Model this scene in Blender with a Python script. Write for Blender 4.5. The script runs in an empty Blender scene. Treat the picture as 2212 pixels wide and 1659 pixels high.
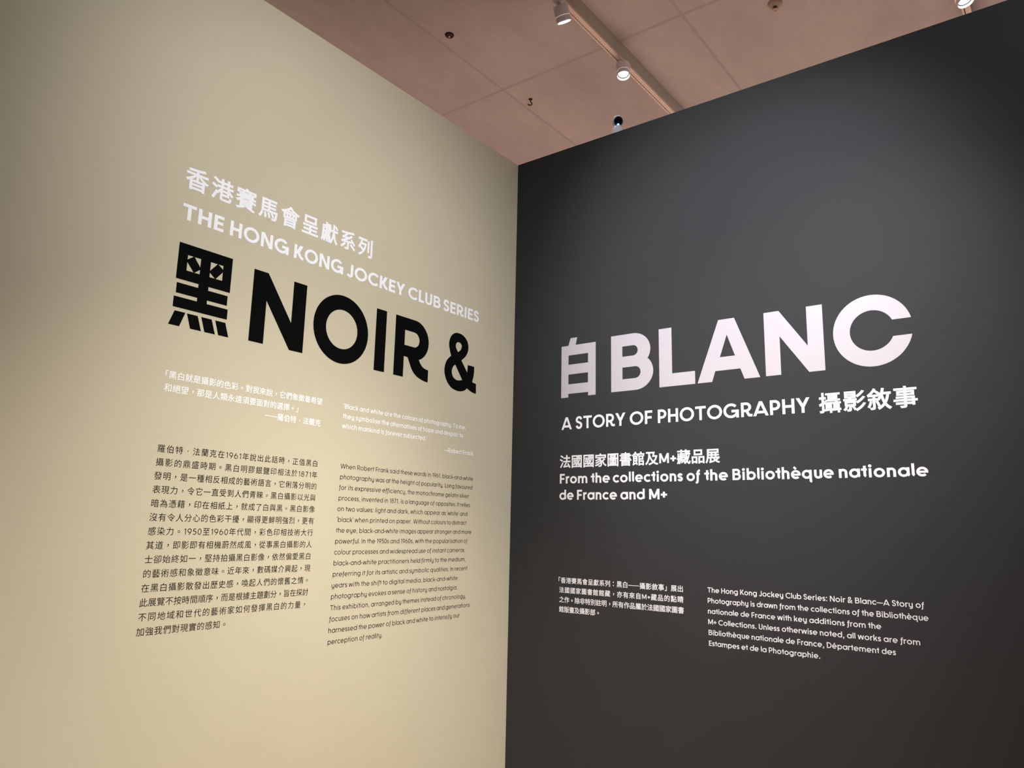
import bpy, bmesh, math
from mathutils import Vector, Matrix

# ------------------------------------------------------------------ scene, camera, light
sc = bpy.context.scene
COL = sc.collection
W_PX, H_PX = 2212, 1659
F_PX = 1620.03                      # focal length in pixels of the 2212 px wide frame
YAW, PITCH, ROLL = -0.916598, 0.1880356, 0.0222426
CAM_Z = 1.55
D1 = 2.3679                         # distance to the pale wall (north, y)
D2 = 3.0989                         # distance to the dark wall (east, x)
WALL_TOP = 3.541
CEIL = 4.5

cy, sy = math.cos(YAW), math.sin(YAW)
cp, sp = math.cos(PITCH), math.sin(PITCH)
fwd = Vector((-sy * cp, cy * cp, sp))
rgt = Vector((cy, sy, 0))
upv = rgt.cross(fwd)
cr, sr = math.cos(ROLL), math.sin(ROLL)
cam_r = cr * rgt + sr * upv
cam_u = -sr * rgt + cr * upv
cam = bpy.data.cameras.new('camera')
cam.sensor_fit = 'HORIZONTAL'
cam.sensor_width = 36.0
cam.lens = F_PX / W_PX * 36.0
cam.clip_start = 0.05
cam_ob = bpy.data.objects.new('camera', cam)
COL.objects.link(cam_ob)
m3 = Matrix((cam_r, cam_u, -fwd)).transposed()
cam_ob.matrix_world = Matrix.Translation((0, 0, CAM_Z)) @ m3.to_4x4()
sc.camera = cam_ob

sc.view_settings.view_transform = 'Standard'
sc.view_settings.look = 'None'
sc.view_settings.exposure = 0.0
sc.view_settings.gamma = 1.0
sc.view_settings.use_curve_mapping = False

world = bpy.data.worlds.new('gallery_dark')
sc.world = world
world.use_nodes = True
world.node_tree.nodes['Background'].inputs[0].default_value = (0.0, 0.0, 0.0, 1)
world.node_tree.nodes['Background'].inputs[1].default_value = 0.0


def spot(name, loc, target, watts, color, angle, blend=1.0, radius=0.05):
    l = bpy.data.lights.new(name, 'SPOT')
    l.energy = watts
    l.color = color
    l.spot_size = math.radians(angle)
    l.spot_blend = blend
    l.shadow_soft_size = radius
    o = bpy.data.objects.new(name, l)
    COL.objects.link(o)
    o.location = loc
    d = Vector(target) - Vector(loc)
    o.rotation_euler = d.to_track_quat('-Z', 'Y').to_euler()
    return o


COOL = (1.0, 0.98, 0.97)


def wash(loc, target, rgb, angle):
    m_ = max(rgb)
    spot('spot_light', loc, target, m_, tuple(c / m_ for c in rgb), angle)


# unseen stand-ins for the gallery's track spots, fitted to the wall brightness
wash((0.8, -1.6, 4.25), (1.75, D1, -0.45), (500, 488, 458), 50)
wash((0.6, -3.2, 4.25), (1.7, D1, 0.1), (345, 342, 330), 50)
wash((0.5, -3.2, 4.25), (0.85, D1, 2.1), (135, 135, 137), 48)
wash((1.5, 0.279, 4.25), (1.7, D1, -0.25), (265, 255, 225), 54)
wash((0.6, 0.279, 4.25), (1.6, D1, 2.9), (83, 85, 88), 55)
wash((2.2, 0.279, 4.25), (2.3, D1, 2.0), (44, 45, 45), 50)
wash((1.0, -0.9, 4.25), (2.2, D1, 2.5), (262, 265, 272), 50)
wash((1.0, 0.279, 4.25), (1.4, D1, 2.0), (35, 35, 35), 60)
wash((0.4, 1.4, 4.25), (D2, 1.15, 2.7), (364, 374, 410), 45)
wash((1.4, 0.0, 4.25), (D2, 1.05, 2.4), (169, 172, 188), 48)
wash((1.4, 0.0, 4.25), (D2, 0.85, 1.5), (262, 238, 231), 50)
wash((1.2, -1.6, 4.25), (D2, 0.3, 2.9), (143, 146, 161), 75)  # added broad fill, lifts the dim upper right of the dark wall
wash((2.0, 1.2, 4.25), (2.0, 1.2, 0), (450, 410, 380), 60)
# unseen spots added over the rooms beyond the partitions: their floors throw light back on the concrete ceiling
wash((5.2, 1.8, 4.25), (5.6, 2.0, 0), (2754, 2754, 2754), 130)
wash((3.4, 4.6, 4.25), (3.2, 4.6, 0), (1027, 1027, 1027), 130)
wash((5.5, -1.5, 4.25), (5.5, -1.5, 0), (2004, 2004, 2004), 130)


# ------------------------------------------------------------------ materials
def mat(name, color, rough=0.6, spec=0.3, metal=0.0, noise=0.0, nscale=12.0, bump=0.0, emit=None, estr=0.0):
    m = bpy.data.materials.new(name)
    m.use_nodes = True
    nt = m.node_tree
    b = nt.nodes['Principled BSDF']
    b.inputs['Base Color'].default_value = (*color, 1)
    b.inputs['Roughness'].default_value = rough
    b.inputs['Specular IOR Level'].default_value = spec
    b.inputs['Metallic'].default_value = metal
    if emit:
        b.inputs['Emission Color'].default_value = (*emit, 1)
        b.inputs['Emission Strength'].default_value = estr
    tc = nt.nodes.new('ShaderNodeTexCoord')
    n = nt.nodes.new('ShaderNodeTexNoise')
    n.inputs['Scale'].default_value = nscale
    n.inputs['Detail'].default_value = 5
    nt.links.new(tc.outputs['Object'], n.inputs['Vector'])
    if noise:
        r = nt.nodes.new('ShaderNodeMix')
        r.data_type = 'RGBA'
        r.inputs['A'].default_value = (*[c * (1 - noise) for c in color], 1)
        r.inputs['B'].default_value = (*[min(1, c * (1 + noise)) for c in color], 1)
        nt.links.new(n.outputs['Fac'], r.inputs['Factor'])
        nt.links.new(r.outputs['Result'], b.inputs['Base Color'])
    if bump:
        bp = nt.nodes.new('ShaderNodeBump')
        bp.inputs['Strength'].default_value = bump
        bp.inputs['Distance'].default_value = 0.002
        nt.links.new(n.outputs['Fac'], bp.inputs['Height'])
        nt.links.new(bp.outputs['Normal'], b.inputs['Normal'])
    return m


M_PALE = mat('pale_wall_paint', (0.545, 0.478, 0.340), 0.75, 0.2, noise=0.02, nscale=5, bump=0.08)
M_DARK = mat('dark_wall_paint', (0.0440, 0.0442, 0.0450), 0.85, 0.06, noise=0.03, nscale=6, bump=0.08)
M_WHITEWALL = mat('dark_plaster', (0.12, 0.105, 0.095), 0.8, 0.2, noise=0.03, nscale=4)
M_FLOOR = mat('brown_wood_floor', (0.31, 0.205, 0.155), 0.55, 0.3, noise=0.15, nscale=3, bump=0.1)
M_BLACK = mat('black_vinyl', (0.0035, 0.0038, 0.0035), 0.95, 0.02)
M_INK = mat('dark_text_vinyl', (0.010, 0.007, 0.006), 0.95, 0.03)
M_WHITE = mat('white_vinyl', (0.90, 0.885, 0.90), 0.6, 0.2)
M_TITLEWHITE = mat('dimmed_white_vinyl', (0.545, 0.505, 0.52), 0.6, 0.2)  # white vinyl with its colour darkened to hold down the title's brightness
M_RAIL = mat('pale_track_rail', (0.88, 0.72, 0.64), 0.4, 0.4, noise=0.03, nscale=20)
M_TRACK = mat('track_beam_paint', (0.50, 0.46, 0.41), 0.45, 0.4, noise=0.05, nscale=20)
M_LAMP = mat('white_lamp_enamel', (0.94, 0.87, 0.84), 0.4, 0.4, noise=0.03, nscale=30)
M_SHADOWGAP = mat('dark_slot', (0.03, 0.025, 0.022), 0.8, 0.1)
M_LENS = mat('lit_lamp_lens', (0.9, 0.9, 0.9), 0.3, 0.3, emit=(0.97, 0.98, 1.0), estr=7.0)
M_REFL = mat('lamp_reflector', (0.85, 0.85, 0.86), 0.25, 0.5)
M_CAMWHITE = mat('white_camera_plastic', (0.80, 0.76, 0.78), 0.35, 0.4, noise=0.02, nscale=40)
M_CAMBLACK = mat('black_camera_glass', (0.006, 0.006, 0.012), 0.12, 0.5)
M_LED = mat('blue_indicator', (0.05, 0.2, 0.9), 0.3, 0.3, emit=(0.05, 0.35, 1.0), estr=7.0)
M_LEDCORE = mat('pale_blue_indicator', (0.4, 0.8, 1.0), 0.3, 0.3, emit=(0.35, 0.85, 1.0), estr=6.0)
M_SPRINK = mat('sprinkler_cover', (0.56, 0.42, 0.36), 0.45, 0.35, noise=0.05, nscale=40)
M_RUST = mat('rusty_steel', (0.06, 0.04, 0.03), 0.6, 0.3, noise=0.3, nscale=60)
M_DARKCUP = mat('dark_metal_cup', (0.035, 0.022, 0.020), 0.5, 0.3, noise=0.1, nscale=60)


def concrete():
    m = bpy.data.materials.new('fair_faced_concrete')
    m.use_nodes = True
    nt = m.node_tree
    N, K = nt.nodes, nt.links
    b = N['Principled BSDF']
    b.inputs['Roughness'].default_value = 0.75
    b.inputs['Specular IOR Level'].default_value = 0.2
    tc = N.new('ShaderNodeTexCoord')
    sep = N.new('ShaderNodeSeparateXYZ')
    K.new(tc.outputs['Object'], sep.inputs[0])

    def math_(op, a, b_=None, c=None):
        n = N.new('ShaderNodeMath')
        n.operation = op
        for i, v in enumerate((a, b_, c)):
            if v is None:
                continue
            if isinstance(v, (int, float)):
                n.inputs[i].default_value = v
            else:
                K.new(v, n.inputs[i])
        return n.outputs[0]

    def joint(out, origin, period, width):
        wob = N.new('ShaderNodeTexNoise')
        wob.inputs['Scale'].default_value = 3.0
        K.new(tc.outputs['Object'], wob.inputs['Vector'])
        d = math_('SUBTRACT', out, origin)
        d = math_('ADD', d, math_('MULTIPLY', math_('SUBTRACT', wob.outputs['Fac'], 0.5), 0.012))
        d = math_('DIVIDE', d, period)
        d = math_('SUBTRACT', math_('FRACT', math_('ADD', d, 0.5)), 0.5)
        d = math_('MULTIPLY', math_('ABSOLUTE', d), period)
        n = N.new('ShaderNodeMapRange')
        n.interpolation_type = 'SMOOTHSTEP'
        n.inputs['From Min'].default_value = width * 0.3
        n.inputs['From Max'].default_value = width
        n.inputs['To Min'].default_value = 1.0
        n.inputs['To Max'].default_value = 0.0
        K.new(d, n.inputs['Value'])
        return n.outputs['Result']

    j = math_('MAXIMUM', joint(sep.outputs['X'], 3.655, 2.64, 0.018), joint(sep.outputs['Y'], 2.94, 1.322, 0.014))
    n1 = N.new('ShaderNodeTexNoise'); n1.inputs['Scale'].default_value = 1.6; n1.inputs['Detail'].default_value = 6
    n2 = N.new('ShaderNodeTexNoise'); n2.inputs['Scale'].default_value = 9; n2.inputs['Detail'].default_value = 8
    n3 = N.new('ShaderNodeTexNoise'); n3.inputs['Scale'].default_value = 90; n3.inputs['Detail'].default_value = 3
    mp = N.new('ShaderNodeMapping'); mp.inputs['Scale'].default_value = (0.55, 1.0, 1.0)
    K.new(tc.outputs['Object'], mp.inputs['Vector'])
    for n in (n1, n2, n3):
        K.new(mp.outputs['Vector'], n.inputs['Vector'])
    v = math_('ADD', math_('MULTIPLY', n1.outputs['Fac'], 0.55), math_('MULTIPLY', n2.outputs['Fac'], 0.35))
    v = math_('ADD', v, math_('MULTIPLY', n3.outputs['Fac'], 0.10))
    ramp = N.new('ShaderNodeValToRGB')
    ramp.color_ramp.elements[0].position = 0.31
    ramp.color_ramp.elements[0].color = (0.445, 0.398, 0.392, 1)
    ramp.color_ramp.elements[1].position = 0.69
    ramp.color_ramp.elements[1].color = (0.597, 0.545, 0.540, 1)
    K.new(v, ramp.inputs['Fac'])
    mx = N.new('ShaderNodeMix')
    mx.data_type = 'RGBA'
    jn = math_('MULTIPLY', j, math_('MULTIPLY', n1.outputs['Fac'], n2.outputs['Fac']))
    K.new(math_('MULTIPLY', jn, 0.85), mx.inputs['Factor'])
    K.new(ramp.outputs['Color'], mx.inputs['A'])
    mx.inputs['B'].default_value = (0.19, 0.12, 0.10, 1)
    K.new(mx.outputs['Result'], b.inputs['Base Color'])
    bp = N.new('ShaderNodeBump')
    bp.inputs['Strength'].default_value = 0.35
    bp.inputs['Distance'].default_value = 0.004
    K.new(math_('SUBTRACT', v, math_('MULTIPLY', j, 0.6)), bp.inputs['Height'])
    K.new(bp.outputs['Normal'], b.inputs['Normal'])
    return m


M_CONC = concrete()


# ------------------------------------------------------------------ helpers
def link_mesh(name, verts, faces, material, parent=None, loc=None, smooth=False):
    me = bpy.data.meshes.new(name)
    me.from_pydata(verts, [], faces)
    me.update()
    me.materials.append(material)
    if smooth:
        for p in me.polygons:
            p.use_smooth = True
    o = bpy.data.objects.new(name, me)
    COL.objects.link(o)
    if parent:
        o.parent = parent
    if loc is not None:
        o.location = loc
    return o


def bm_obj(name, bm, material, parent=None, smooth=False):
    me = bpy.data.meshes.new(name)
    bmesh.ops.recalc_face_normals(bm, faces=bm.faces)
    bm.to_mesh(me)
    bm.free()
    me.materials.append(material)
    if smooth:
        for p in me.polygons:
            p.use_smooth = True
    o = bpy.data.objects.new(name, me)
    COL.objects.link(o)
    if parent:
        o.parent = parent
    return o


def add_box(bm, lo, hi, bevel=0.0):
    lo, hi = Vector(lo), Vector(hi)
    r = bmesh.ops.create_cube(bm, size=1)
    vs = r['verts']
    bmesh.ops.scale(bm, vec=hi - lo, verts=vs)
    bmesh.ops.translate(bm, vec=(lo + hi) / 2, verts=vs)
    if bevel:
        es = list({e for v in vs for e in v.link_edges})
        bmesh.ops.bevel(bm, geom=es, offset=bevel, segments=2, affect='EDGES', profile=0.5)


def add_lathe(bm, prof, segs=40, M=Matrix.Identity(4), cap_start=False, cap_end=False):
    rings = []
    for r, z in prof:
        rings.append([bm.verts.new(M @ Vector((r * math.cos(2 * math.pi * k / segs), r * math.sin(2 * math.pi * k / segs), z)))
                      for k in range(segs)])
    for a, b in zip(rings, rings[1:]):
        for k in range(segs):
            bm.faces.new((a[k], a[(k + 1) % segs], b[(k + 1) % segs], b[k]))
    if cap_start:
        bm.faces.new(rings[0][::-1])
    if cap_end:
        bm.faces.new(rings[-1])


def axis_matrix(loc, d, roll_hint=(0, 1, 0)):
    q = Vector(d).normalized().to_track_quat('Z', 'Y')
    return Matrix.Translation(loc) @ q.to_matrix().to_4x4()


def empty(name, loc, label, cat, rotz=0.0, group=None):
    o = bpy.data.objects.new(name, None)
    COL.objects.link(o)
    o.empty_display_size = 0.1
    o.location = loc
    o.rotation_euler = (0, 0, rotz)
    o['label'] = label
    o['category'] = cat
    if group:
        o['group'] = group
    return o


def struct(o, label, cat):
    o['kind'] = 'structure'
    o['label'] = label
    o['category'] = cat
    return o


# ------------------------------------------------------------------ the room
def slab(name, lo, hi, m, label, cat, bevel=0.0):
    bm = bmesh.new()
    add_box(bm, lo, hi, bevel)
    return struct(bm_obj(name, bm, m), label, cat)


XW, XE, YS, YN = -4.2, 8.2, -4.6, 7.2
slab('floor', (XW, YS, -0.1), (XE, YN, 0), M_FLOOR, 'brown gallery floor below both text walls', 'floor')
slab('ceiling', (XW, YS, CEIL), (XE, YN, CEIL + 0.2), M_CONC, 'brown fair-faced concrete ceiling with panel joints', 'ceiling')
slab('wall_left', (-3.6, D1, 0), (D2 + 0.18, D1 + 0.18, WALL_TOP), M_PALE,
     'pale beige partition wall carrying the black title', 'wall', 0.002)
slab('wall_right', (D2, -3.4, 0), (D2 + 0.18, D1, WALL_TOP), M_DARK,
     'dark grey partition wall carrying the white title', 'wall', 0.002)
slab('wall_west', (XW - 0.2, YS, 0), (XW, YN, CEIL), M_WHITEWALL, 'plain plaster wall behind the viewer on the west', 'wall')
slab('wall_east', (XE, YS, 0), (XE + 0.2, YN, CEIL), M_WHITEWALL, 'plain plaster wall beyond the dark partition', 'wall')
slab('wall_south', (XW, YS - 0.2, 0), (XE, YS, CEIL), M_WHITEWALL, 'plain plaster wall behind the viewer on the south', 'wall')
slab('wall_north', (XW, YN, 0), (XE, YN + 0.2, CEIL), M_WHITEWALL, 'plain plaster wall beyond the pale partition', 'wall')

# ------------------------------------------------------------------ lettering
# Every glyph is a list of closed 2-D pieces; flat vinyl a fraction of a millimetre thick.
VINYL = 0.00028


class Geo:
    def __init__(self):
        self.v, self.f, self.k = [], [], 0

    def strip(self, Lp, Rp, closed=False):
        """ribbon between two 2-D polylines, with its edge thickness"""
        n, b = len(Lp), len(self.v)
        z = VINYL + self.k * 1.6e-5        # overlapping strokes lie a hair above one another
        self.k += 1
        for (x, y) in Lp: self.v.append((x, y, z))
        for (x, y) in Rp: self.v.append((x, y, z))
        for (x, y) in Lp: self.v.append((x, y, 0.0))
        for (x, y) in Rp: self.v.append((x, y, 0.0))
        for i in range(n if closed else n - 1):
            j = (i + 1) % n
            self.f.append((b + i, b + n + i, b + n + j, b + j))
            self.f.append((b + i, b + j, b + 2 * n + j, b + 2 * n + i))
            self.f.append((b + n + j, b + n + i, b + 3 * n + i, b + 3 * n + j))
        if not closed:
            self.f.append((b, b + 2 * n, b + 3 * n, b + n))
            self.f.append((b + n - 1, b + 2 * n - 1, b + 4 * n - 1, b + 3 * n - 1))

    def add(self, other, sx, sy, dx, dy):
        b = len(self.v)
        self.v += [(x * sx + dx, y * sy + dy, z) for (x, y, z) in other.v]
        self.f += [tuple(b + i for i in f) for f in other.f]

    def bounds(self):
        xs = [p[0] for p in self.v]
        return (min(xs), max(xs)) if xs else (0, 0)


class Pen:
    """strokes of one weight, cap height 1"""
    def __init__(self, w):
        self.w, self.h, self.g = w, w / 2, Geo()

    def path(self, pts, closed=False, w=None):
        h = (w or self.w) / 2
        n = len(pts)
        Lp, Rp = [], []
        for i in range(n):
            p = Vector(pts[i])
            a = Vector(pts[i - 1]) if (i > 0 or closed) else None
            c = Vector(pts[(i + 1) % n]) if (i < n - 1 or closed) else None
            d1 = (p - a).normalized() if a is not None else (c - p).normalized()
            d2 = (c - p).normalized() if c is not None else d1
            t = (d1 + d2)
            t = t.normalized() if t.length > 1e-6 else d1
            nn = Vector((-t.y, t.x))
            k = max(0.5, abs(nn.dot(Vector((-d1.y, d1.x)))))
            Lp.append(tuple(p + nn * (h / k)))
            Rp.append(tuple(p - nn * (h / k)))
        self.g.strip(Lp, Rp, closed)

    def line(self, x0, y0, x1, y1, w=None):
        self.path([(x0, y0), (x1, y1)], w=w)

    def arc(self, cx, cy, rx, ry, a0, a1, n=None):
        n = n or max(6, int(abs(a1 - a0) / 11))
        full = abs(abs(a1 - a0) - 360) < 1e-6
        pts = []
        for i in range(n + (0 if full else 1)):
            a = math.radians(a0 + (a1 - a0) * i / n)
            pts.append((cx + rx * math.cos(a), cy + ry * math.sin(a)))
        self.path(pts, closed=full)

    def diag(self, x0, y0, x1, y1, hw):
        """stroke with horizontal cuts; x0, x1 are the left ends of the cuts"""
        if y0 < y1:
            x0, y0, x1, y1 = x1, y1, x0, y0
        self.g.strip([(x0 + hw, y0), (x1 + hw, y1)], [(x0, y0), (x1, y1)])

    def dot(self, x, y, r):
        n = 12
        Lp = [(x + r * math.cos(math.pi * i / n), y + r * math.sin(math.pi * i / n)) for i in range(n + 1)]
        Rp = [(x + r * math.cos(math.pi * i / n), y - r * math.sin(math.pi * i / n)) for i in range(n + 1)]
        self.g.strip(Lp[1:-1], Rp[1:-1])


def smooth_pts(ctrl, sub=5, closed=False):
    out, n = [], len(ctrl)
    rng = range(n if closed else n - 1)
    for i in rng:
        p0 = ctrl[(i - 1) % n] if (closed or i > 0) else ctrl[0]
        p1, p2 = ctrl[i], ctrl[(i + 1) % n]
        p3 = ctrl[(i + 2) % n] if (closed or i < n - 2) else ctrl[-1]
        for k in range(sub):
            t = k / sub
            out.append(tuple(0.5 * (2 * b + (c - a) * t + (2 * a - 5 * b + 4 * c - d) * t * t + (3 * b - a - 3 * c + d) * t ** 3)
                             for a, b, c, d in zip(p0, p1, p2, p3)))
    if not closed:
        out.append(tuple(ctrl[-1]))
    return out


XH, ASC, DESC, OV = 0.735, 1.03, -0.24, 0.012
STRAIGHT, ROUND, DIAG = 0.110, 0.068, 0.032


def S_pts(wd, ht, h, ov):
    c = [(.95, .79), (.79, .95), (.5, 1.0), (.2, .94), (.05, .755), (.16, .60), (.5, .515), (.84, .41), (.96, .235), (.8, .05), (.5, 0), (.2, .05), (.03, .21)]
    return smooth_pts([(h + x * (wd - 2 * h), h - ov + y * (ht - 2 * h + 2 * ov)) for x, y in c], 4)


def glyph(ch, w):
    """returns (Geo with its ink starting at x = 0, left bearing, right bearing)"""
    p = Pen(w)
    h = p.h
    X, A = XH, ASC
    L_, R_ = STRAIGHT, STRAIGHT
    bx = (X + 2 * OV) / 2 - h            # bowl radius of round lowercase
    by = X / 2

    def stem(x, y0, y1): p.line(x, y0, x, y1)

    def flick(x, ytop, r=None):          # stem that ends in a short turn to the right
        r = r or h + 0.035
        p.path([(x, ytop), (x, h + r)] + [(x + r + r * math.cos(math.radians(a)), h + r + r * math.sin(math.radians(a))) for a in (196, 213, 230, 248)])

    def hl(y, x0, x1, k=1.0): p.line(x0, y, x1, y, w=w * k)

    if ch == 'A':
        wd, hw = 0.98, w * 1.08
        aw = hw * 1.04
        c = wd / 2
        p.diag(0, 0, c - aw / 2, 1, hw)
        p.diag(wd - hw, 0, c + aw / 2 - hw, 1, hw)
        yb = 0.17 + h
        e = 0.17 * (c - aw / 2)
        hl(yb, e + hw * .6, wd - e - hw * .6)
        L_ = R_ = DIAG
    elif ch == 'B':
        stem(h, 0, 1)
        m = 0.53
        r1, r2 = (1 - h - m) / 2, (m - h) / 2
        for (r, cy0, right) in ((r1, (1 - h + m) / 2, .66), (r2, (m + h) / 2, .71)):
            cx = right - h - r
            hl(cy0 + r, h, cx); hl(cy0 - r, h, cx)
            p.arc(cx, cy0, r, r, 90, -90)
        R_ = ROUND
    elif ch == 'C':
        r = 0.5 + OV - h
        p.arc(.52, .5, r, r, 43, 317); L_ = R_ = ROUND
    elif ch == 'D':
        stem(h, 0, 1)
        r = .5 - h
        cx = .80 - h - r
        hl(1 - h, h, cx); hl(h, h, cx); p.arc(cx, .5, r, r, 90, -90); R_ = ROUND
    elif ch == 'E':
        stem(h, 0, 1); hl(1 - h, h, .56); hl(.51, h, .52); hl(h, h, .56); R_ = ROUND
    elif ch == 'F':
        stem(h, 0, 1); hl(1 - h, h, .55); hl(.48, h, .50); R_ = ROUND
    elif ch == 'G':
        r = 0.5 + OV - h
        p.arc(.52, .5, r, r, 43, 350)
        hl(.47, .55, .52 + r + h); stem(.52 + r, 0, .47); L_ = ROUND
    elif ch == 'H':
        stem(h, 0, 1); stem(.74 - h, 0, 1); hl(.5, h, .74 - h)
    elif ch == 'I':
        stem(h, 0, 1)
    elif ch == 'J':
        wd = .50
        r = wd / 2 - h
        pts = [(wd - h, 1), (wd - h, r + h - OV)] + [(wd - h - r + r * math.cos(math.radians(a)), r + h - OV + r * math.sin(math.radians(a))) for a in range(-10, -171, -16)]
        p.path(pts); L_ = ROUND
    elif ch == 'K':
        stem(h, 0, 1)
        hw = w * 1.25
        p.diag(.66 - hw, 1, .10, .36, hw)
        p.path(smooth_pts([(.28, .54), (.36, .40), (.45, .25), (.56, h + .04), (.70, h)], 4)); R_ = DIAG
    elif ch == 'L':
        stem(h, 0, 1); hl(h, h, .53); R_ = DIAG
    elif ch == 'M':
        wd, hw = .94, w * 1.12
        stem(h, 0, 1); stem(wd - h, 0, 1)
        p.diag(0.0, 1, wd / 2 - hw / 2, .12, hw); p.diag(wd - hw, 1, wd / 2 - hw / 2, .12, hw)
    elif ch == 'N':
        wd, hw = .80, w * 1.15
        stem(h, 0, 1); stem(wd - h, 0, 1); p.diag(0, 1, wd - hw, 0, hw)
    elif ch == 'O':
        r = .5 + OV - h
        p.arc(.52, .5, r, r, 0, 360); L_ = R_ = ROUND
    elif ch == 'P':
        stem(h, 0, 1)
        r = (1 - h - .40) / 2
        cx = .64 - h - r
        hl(1 - h, h, cx); hl(.40, h, cx); p.arc(cx, .40 + r, r, r, 90, -90); R_ = ROUND
    elif ch == 'R':
        stem(h, 0, 1)
        r = (1 - h - .42) / 2
        cx = .66 - h - r
        hl(1 - h, h, cx); hl(.42, h, cx); p.arc(cx, .42 + r, r, r, 90, -90)
        p.path(smooth_pts([(.36, .42), (.43, .27), (.52, .11), (.63, h + .01), (.73, h)], 4)); R_ = DIAG
    elif ch == 'S':
        p.path(S_pts(.62, 1.0, h, OV)); L_ = R_ = ROUND
    elif ch == 'T':
        hl(1 - h, 0, .74); stem(.37, 0, 1); L_ = R_ = DIAG * 2
    elif ch == 'U':
        r = .34 - h
        pts = [(h, 1)] + [(.34 + r * math.cos(math.radians(a)), r + h - OV + r * math.sin(math.radians(a))) for a in range(180, 361, 15)] + [(.68 - h, 1)]
        p.path(pts)
    elif ch in 'Vv':
        H = 1 if ch == 'V' else X
        wd, hw = (.92 if ch == 'V' else .66), w * 1.1
        p.diag(0, H, wd / 2 - hw / 2, 0, hw); p.diag(wd - hw, H, wd / 2 - hw / 2, 0, hw); L_ = R_ = DIAG
    elif ch in 'Ww':
        H = 1 if ch == 'W' else X
        wd, hw = (1.26 if ch == 'W' else .98), w * 1.06
        q = wd / 4
        p.diag(0, H, q - hw / 2, 0, hw); p.diag(2 * q - hw / 2, H, q - hw / 2, 0, hw)
        p.diag(2 * q - hw / 2, H, 3 * q - hw / 2, 0, hw); p.diag(wd - hw, H, 3 * q - hw / 2, 0, hw); L_ = R_ = DIAG
    elif ch in 'Xx':
        H, wd = (1, .76) if ch == 'X' else (X, .64)
        hw = w * 1.25
        p.diag(0, H, wd - hw, 0, hw); p.diag(wd - hw, H, 0, 0, hw); L_ = R_ = DIAG
    elif ch == 'Y':
        wd, hw = .82, w * 1.18
        p.diag(0, 1, wd / 2 - hw / 2, .40, hw); p.diag(wd - hw, 1, wd / 2 - hw / 2, .40, hw); stem(wd / 2, 0, .44); L_ = R_ = DIAG
    elif ch == 'a' or ch == 'd' or ch == 'q' or ch == 'g':
        p.arc(bx + h, by, bx, bx, 0, 360)
        x = 2 * bx + h
        if ch == 'a': flick(x, X)
        elif ch == 'd': flick(x, A)
        elif ch == 'q':
            p.path([(x, X), (x, DESC + .07), (x + .03, DESC + .02), (x + .10, DESC)])
        else:
            r = bx * .96
            cyy = DESC - .02 + h + r * .72
            p.path([(x, X), (x, cyy)] + [(x - r + r * math.cos(math.radians(a)), cyy + r * .72 * math.sin(math.radians(a))) for a in range(-12, -151, -14)])
        L_ = ROUND
        R_ = STRAIGHT if ch in 'gq' else ROUND * .4
    elif ch in 'bp':
        p.arc(bx + h, by, bx, bx, 0, 360)
        stem(h, 0 if ch == 'b' else DESC, A if ch == 'b' else X); R_ = ROUND
    elif ch == 'c':
        p.arc(bx + h, by, bx, bx, 44, 316); L_ = R_ = ROUND
    elif ch in 'eéè':
        p.arc(bx + h, by, bx, bx, 0, 314); hl(by - .01, h, 2 * bx + 2 * h - .02 * w, .88); L_ = R_ = ROUND
        if ch == 'é': p.line(bx, X + .09, bx + .17, X + .28, w=w * .9)
        if ch == 'è': p.line(bx - .05, X + .28, bx + .12, X + .09, w=w * .9)
    elif ch == 'f':
        x = .26
        pts = [(x + .20, A - h + .01), (x + .12, A - h), (x + .04, A - h - .06), (x, A - h - .17), (x - .01, .4), (x - .03, -.02), (x - .06, -.13), (x - .12, DESC + h), (x - .20, DESC + h - .01)]
        p.path(smooth_pts(pts, 3)); hl(X - h, x - .15, x + .19, .95); L_ = R_ = DIAG
    elif ch in 'hnmr':
        top = A if ch == 'h' else X
        stem(h, 0, top)
        wd = .60
        rr = (wd - w) / 2
        cyy = X + OV - h - rr

        def arch(x0, a1=0):
            return [(x0 + rr + rr * math.cos(math.radians(a)), cyy + rr * math.sin(math.radians(a))) for a in range(170, a1 - 1, -17)]
        if ch == 'r':
            p.path(arch(h, 55)); R_ = DIAG
        elif ch == 'm':
            x2 = h + 2 * rr
            pts = arch(h); p.path(pts + [(x2, cyy - .02), (x2, 0)])
            pts = arch(x2); p.path(pts + [(x2 + 2 * rr, cyy - .02), (x2 + 2 * rr, 0)]); R_ = STRAIGHT
        else:
            pts = arch(h); x2 = h + 2 * rr
            p.path(pts + [(x2, cyy - .02), (x2, 0)]); R_ = STRAIGHT
    elif ch == 'i':
        stem(h + .02, 0, X); p.dot(h + .02, X + .19, w * .64)
    elif ch == 'j':
        x = .22
        p.path(smooth_pts([(x, X), (x, .1), (x - .01, -.1), (x - .07, DESC + h), (x - .18, DESC + h)], 3)); p.dot(x, X + .19, w * .64); L_ = DIAG
    elif ch == 'k':
        stem(h, 0, A)
        hw = w * 1.25
        p.diag(.58 - hw, X, .08, .25, hw); p.diag(.20, .44, .61 - hw, 0, hw); R_ = DIAG
    elif ch == 'l':
        flick(h, A); R_ = ROUND * .5
    elif ch == 'o':
        p.arc(bx + h, by, bx, bx, 0, 360); L_ = R_ = ROUND
    elif ch == 's':
        p.path(S_pts(.50, X, h, OV)); L_ = R_ = ROUND
    elif ch == 't':
        flick(.15 + h, .95); hl(X - h, 0, .40, .95); L_ = DIAG; R_ = ROUND * .5
    elif ch in 'uy':
        wd = .60
        rr = (wd - w) / 2
        p.path([(h, X), (h, rr + h)] + [(h + rr + rr * math.cos(math.radians(a)), rr + h - OV + rr * math.sin(math.radians(a))) for a in range(187, 351, 17)])
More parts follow.
